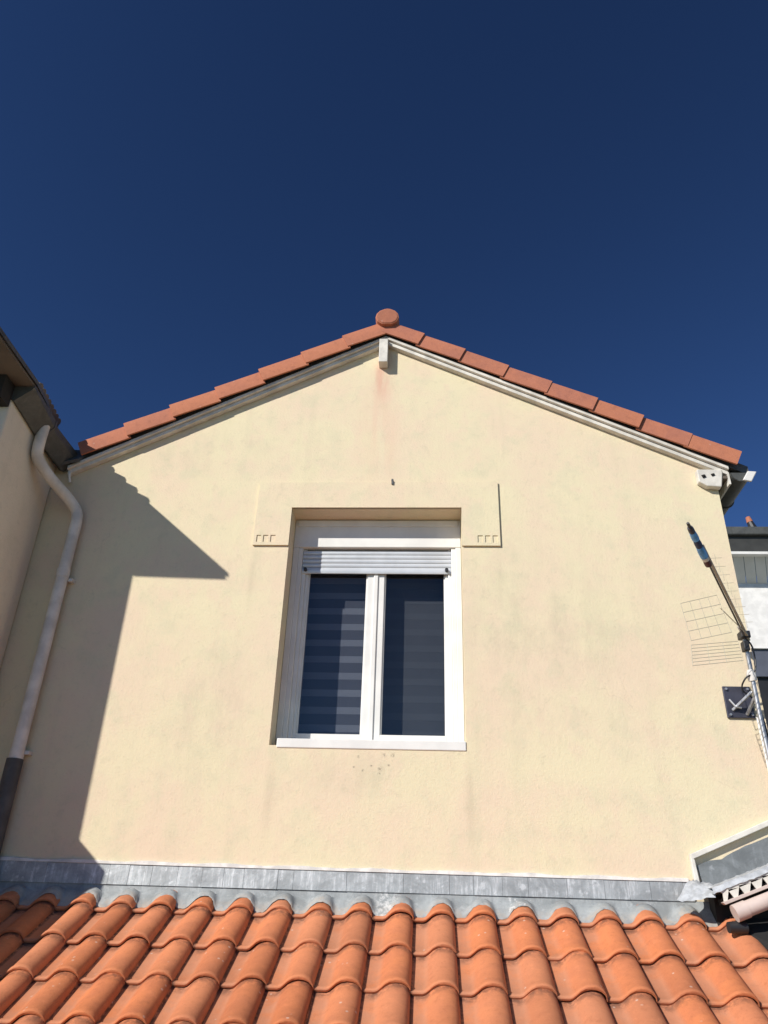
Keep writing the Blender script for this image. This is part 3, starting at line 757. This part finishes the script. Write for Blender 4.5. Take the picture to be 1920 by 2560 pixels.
apart('reflector_grid', grid((1.675,-.55,1.735),(2.002,-.48,1.790),(1.639,-.62,1.576),(1.983,-.55,1.637), 3, 6), MAT['wire'])
apart('reflector_arm', MB().tube([(1.93,-.48,2.02),(2.19,-.2,1.935)], 0.003, 6), MAT['wire'])

# ------------------------------------------------------------------ veranda roof at the lower right
ver = empty('veranda_roof', (2.0, -0.2, 0.2), 'small side roof with zinc upstand and pale gutter against the cream wall, lower right', 'roof')
def vp(name, mb, mat, bevel=0, smooth=None): return mb.build(name, mat, ver, bevel, smooth)
ln = lambda x: 0.546 + 0.410*(x-1.631)
vp('wall_trim', MB().prism([(1.640,ln(1.640)-0.034),(2.60,ln(2.60)-0.034),(2.60,ln(2.60)),(1.625,ln(1.625))], -0.042, -0.001), MAT['trim'], 0.004)
vp('wall_trim', MB().prism([(1.6255,0.543),(1.650,0.512),(1.662,0.372),(1.632,0.372)], -0.041, -0.0015), MAT['trim'], 0.004)
m = MB(); top = []; bot = []
for i in range(25):
    xx = 1.665 + i*0.04
    zt = 0.479 + 0.385*(xx-1.667) + (random.uniform(-.010,.006) if xx < 2.0 else 0)
    if abs(xx-1.825) < .02: zt -= 0.016
    top.append((xx, zt)); bot.append((xx+0.03, 0.345+0.357*(xx-1.70)))
m.prism(bot + top[::-1], -0.016, -0.002); vp('zinc_upstand', m, MAT['zinc_grey'])
# crumpled lead corner
m = MB(); vs = []; fs = []; n = 9
for i in range(n):
    for j in range(n):
        u, v = i/(n-1), j/(n-1)
        a = Vector((1.625,-0.03,0.40))*(1-u) + Vector((1.715,-0.03,0.375))*u
        b = Vector((1.455,-0.22,0.268))*(1-u) + Vector((1.66,-0.30,0.288))*u
        p = a*(1-v) + b*v
        p += Vector((0.0, random.uniform(-.008,.008), random.uniform(-.008,.008))) + Vector((0,-0.03*sin(pi*v),0.028*sin(pi*v)))
        vs.append(p)
for i in range(n-1):
    for j in range(n-1): fs.append((i*n+j,(i+1)*n+j,(i+1)*n+j+1,i*n+j+1))
m.add(vs, fs); vp('lead_corner', m, MAT['white_lead'], 0, 50)
# corrugated sheet above, its ends closed by a toothed strip
m = MB(); vs = []; fs = []; N = 96
hl = lambda x: 0.283 + 0.365*(x-1.740)
for i in range(N+1):
    xx = 1.655 + i*0.0095
    z = hl(xx) + 0.072 + 0.008*sin((xx-1.740)/0.069*2*pi)
    vs += [(xx,-0.300,z),(xx,-0.018,z+0.012),(xx,-0.018,z+0.006),(xx,-0.300,z-0.006)]
for i in range(N):
    for k in range(4): fs.append((i*4+k, i*4+(k+1) % 4, i*4+4+(k+1) % 4, i*4+4+k))
m.add(vs, fs); vp('corrugated_sheet', m, MAT['white_lead'], 0, 60)
m = MB(); m.prism([(1.70,hl(1.70)+.0405),(2.57,hl(2.57)+.0405),(2.57,hl(2.57)+.064),(1.68,hl(1.68)+.064)], -0.306, -0.298)
xr_ = 1.700
for k in range(0, 13):
    xc = 1.740 + 0.069*k; wv = random.uniform(-.004,.004)
    xl, xt = xc-0.021+wv, xc-0.008+wv
    m.prism([(xr_, hl(xr_)-.004), (xl, hl(xl)-.004), (xt, hl(xt)+0.0403), (xr_ - (0.03 if k else 0), hl(xr_)+0.0403)], -0.306, -0.2985)
    xr_ = xc + 0.021 + wv
vp('closure_strip', m, MAT['trim'])
m = MB(); vs = []; fs = []
for i in range(47):
    xx = 1.645 + i*0.0201; q = random.uniform(-.004,.004)
    vs += [(xx,-0.316+q,hl(xx)+0.058+q),(xx,-0.300,hl(xx)+0.090+q),(xx,-0.15,hl(xx)+0.094),(xx,-0.15,hl(xx)+0.088),(xx,-0.308,hl(xx)+0.056)]
for i in range(46):
    for k in range(5): fs.append((i*5+k, i*5+(k+1) % 5, i*5+5+(k+1) % 5, i*5+5+k))
m.add(vs, fs); vp('edge_strip', m, MAT['white_lead'], 0, 50)
vp('edge_board', MB().prism([(1.70,0.250),(2.57,0.250+0.365*0.87),(2.57,0.268+0.365*0.87),(1.685,0.263)], -0.325, -0.285), MAT['gutter_pink'], 0.003)
pa = Vector((1.735,-0.345,0.205)); pb = Vector((2.60,-0.345,0.205+0.365*0.865))
vp('gutter_pipe', MB().tube([pa+(pb-pa)*0.06, pb], 0.042, 16), MAT['gutter_pink'], 0, 50)
vp('gutter_collar', MB().tube([pa, pa+(pb-pa)*0.085], 0.0465, 16), MAT['gutter_pink'], 0, 50)
vp('painted_void_panel', MB().prism([(1.70,-0.35),(2.60,-0.35),(2.60,0.62),(1.70,0.30)], -0.13, -0.03), MAT['shade_black'])  # added panel, its black colour stands for the unlit space below the pipe
vp('painted_shade_board', MB().prism([(1.72,0.255),(2.58,0.57),(2.58,0.60),(1.72,0.285)], -0.28, -0.135), MAT['shade_black'])  # added board, shade behind the teeth is put into its colour
vp('gutter_outlet', MB().tube([(1.70,-0.31,0.135),(1.80,-0.30,0.140)], [0.030,0.036], 12), MAT['black'], 0, 50)
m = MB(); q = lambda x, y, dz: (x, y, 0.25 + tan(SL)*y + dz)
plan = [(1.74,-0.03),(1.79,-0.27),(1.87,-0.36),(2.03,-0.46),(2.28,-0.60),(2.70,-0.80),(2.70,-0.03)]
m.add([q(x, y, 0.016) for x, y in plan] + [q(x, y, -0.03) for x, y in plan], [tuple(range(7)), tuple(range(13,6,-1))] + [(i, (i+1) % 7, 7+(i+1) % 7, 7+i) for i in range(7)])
vp('painted_void_sheet', m, MAT['shade_black'])  # black sheet over the tiles, painted darkness of the void beyond them
m = MB(); m.tube([q(1.88,-0.385,0.016), q(1.96,-0.44,0.022), q(2.03,-0.475,0.026), q(2.14,-0.54,0.020), q(2.3,-0.64,0.02)], [0.006,0.014,0.020,0.018,0.014], 7); vp('mortar_ridge', m, MAT['gutter_pink'], 0, 50)

# ------------------------------------------------------------------ house far behind on the right
rear = empty('rear_house', (6, 6, -5), 'white brick house with dark fascia and pale soffit behind the right corner', 'house')
def rp(name, mb, mat, bevel=0): return mb.build(name, mat, rear, bevel)
rp('eave_gutter', MB().box(3.2, 12, 4.0, 4.12, 4.895, 5.02), MAT['zinc_dark'], 0.02)
rp('fascia', MB().box(3.25, 12, 4.06, 4.14, 4.655, 4.89), MAT['fascia'])
rp('soffit_edge', MB().box(3.25, 12, 4.02, 4.10, 4.615, 4.652), MAT['white'])
for i in range(40):
    x0 = 3.3 + i*0.14
    m = MB(); m.add([(x0,4.10,4.622),(x0+0.132,4.10,4.622),(x0+0.132+.1,4.42,4.36),(x0+.1,4.42,4.36),(x0,4.10,4.64),(x0+0.132,4.10,4.64),(x0+0.132+.1,4.42,4.38),(x0+.1,4.42,4.38)],
        [(0,1,2,3),(7,6,5,4),(0,4,5,1),(1,5,6,2),(2,6,7,3),(3,7,4,0)])
    rp('soffit_board', m, MAT['white'])
rp('wall', MB().box(3.4, 12, 4.415, 4.7, 3.46, 4.378), MAT['brick'])
rp('wall', MB().box(3.4, 12, 4.42, 4.7, -5, 2.2), MAT['brick'])
rp('shutter_box', MB().box(3.4, 12, 4.45, 4.6, 3.1, 3.458), MAT['slate'])
rp('window', MB().box(3.4, 12, 4.50, 4.6, 2.2, 3.098), MAT['black'])
rp('roof', MB().add([(3.2,4.1,5.0),(12,4.1,5.0),(12,8,6.2),(3.2,8,6.2),(3.2,4.1,4.9),(12,4.1,4.9),(12,8,6.1),(3.2,8,6.1)], [(0,1,2,3),(7,6,5,4),(0,4,5,1),(1,5,6,2),(2,6,7,3),(3,7,4,0)]), MAT['iron'])
rp('vent_pipe', MB().tube([(4.40,4.25,5.0),(4.405,4.25,5.13),(4.385,4.25,5.21)], [0.05,0.055,0.04], 10), MAT['black'])
rp('vent_cap', MB().tube([(4.385,4.25,5.21),(4.37,4.25,5.29)], [0.043,0.03], 10), MAT['rake'])
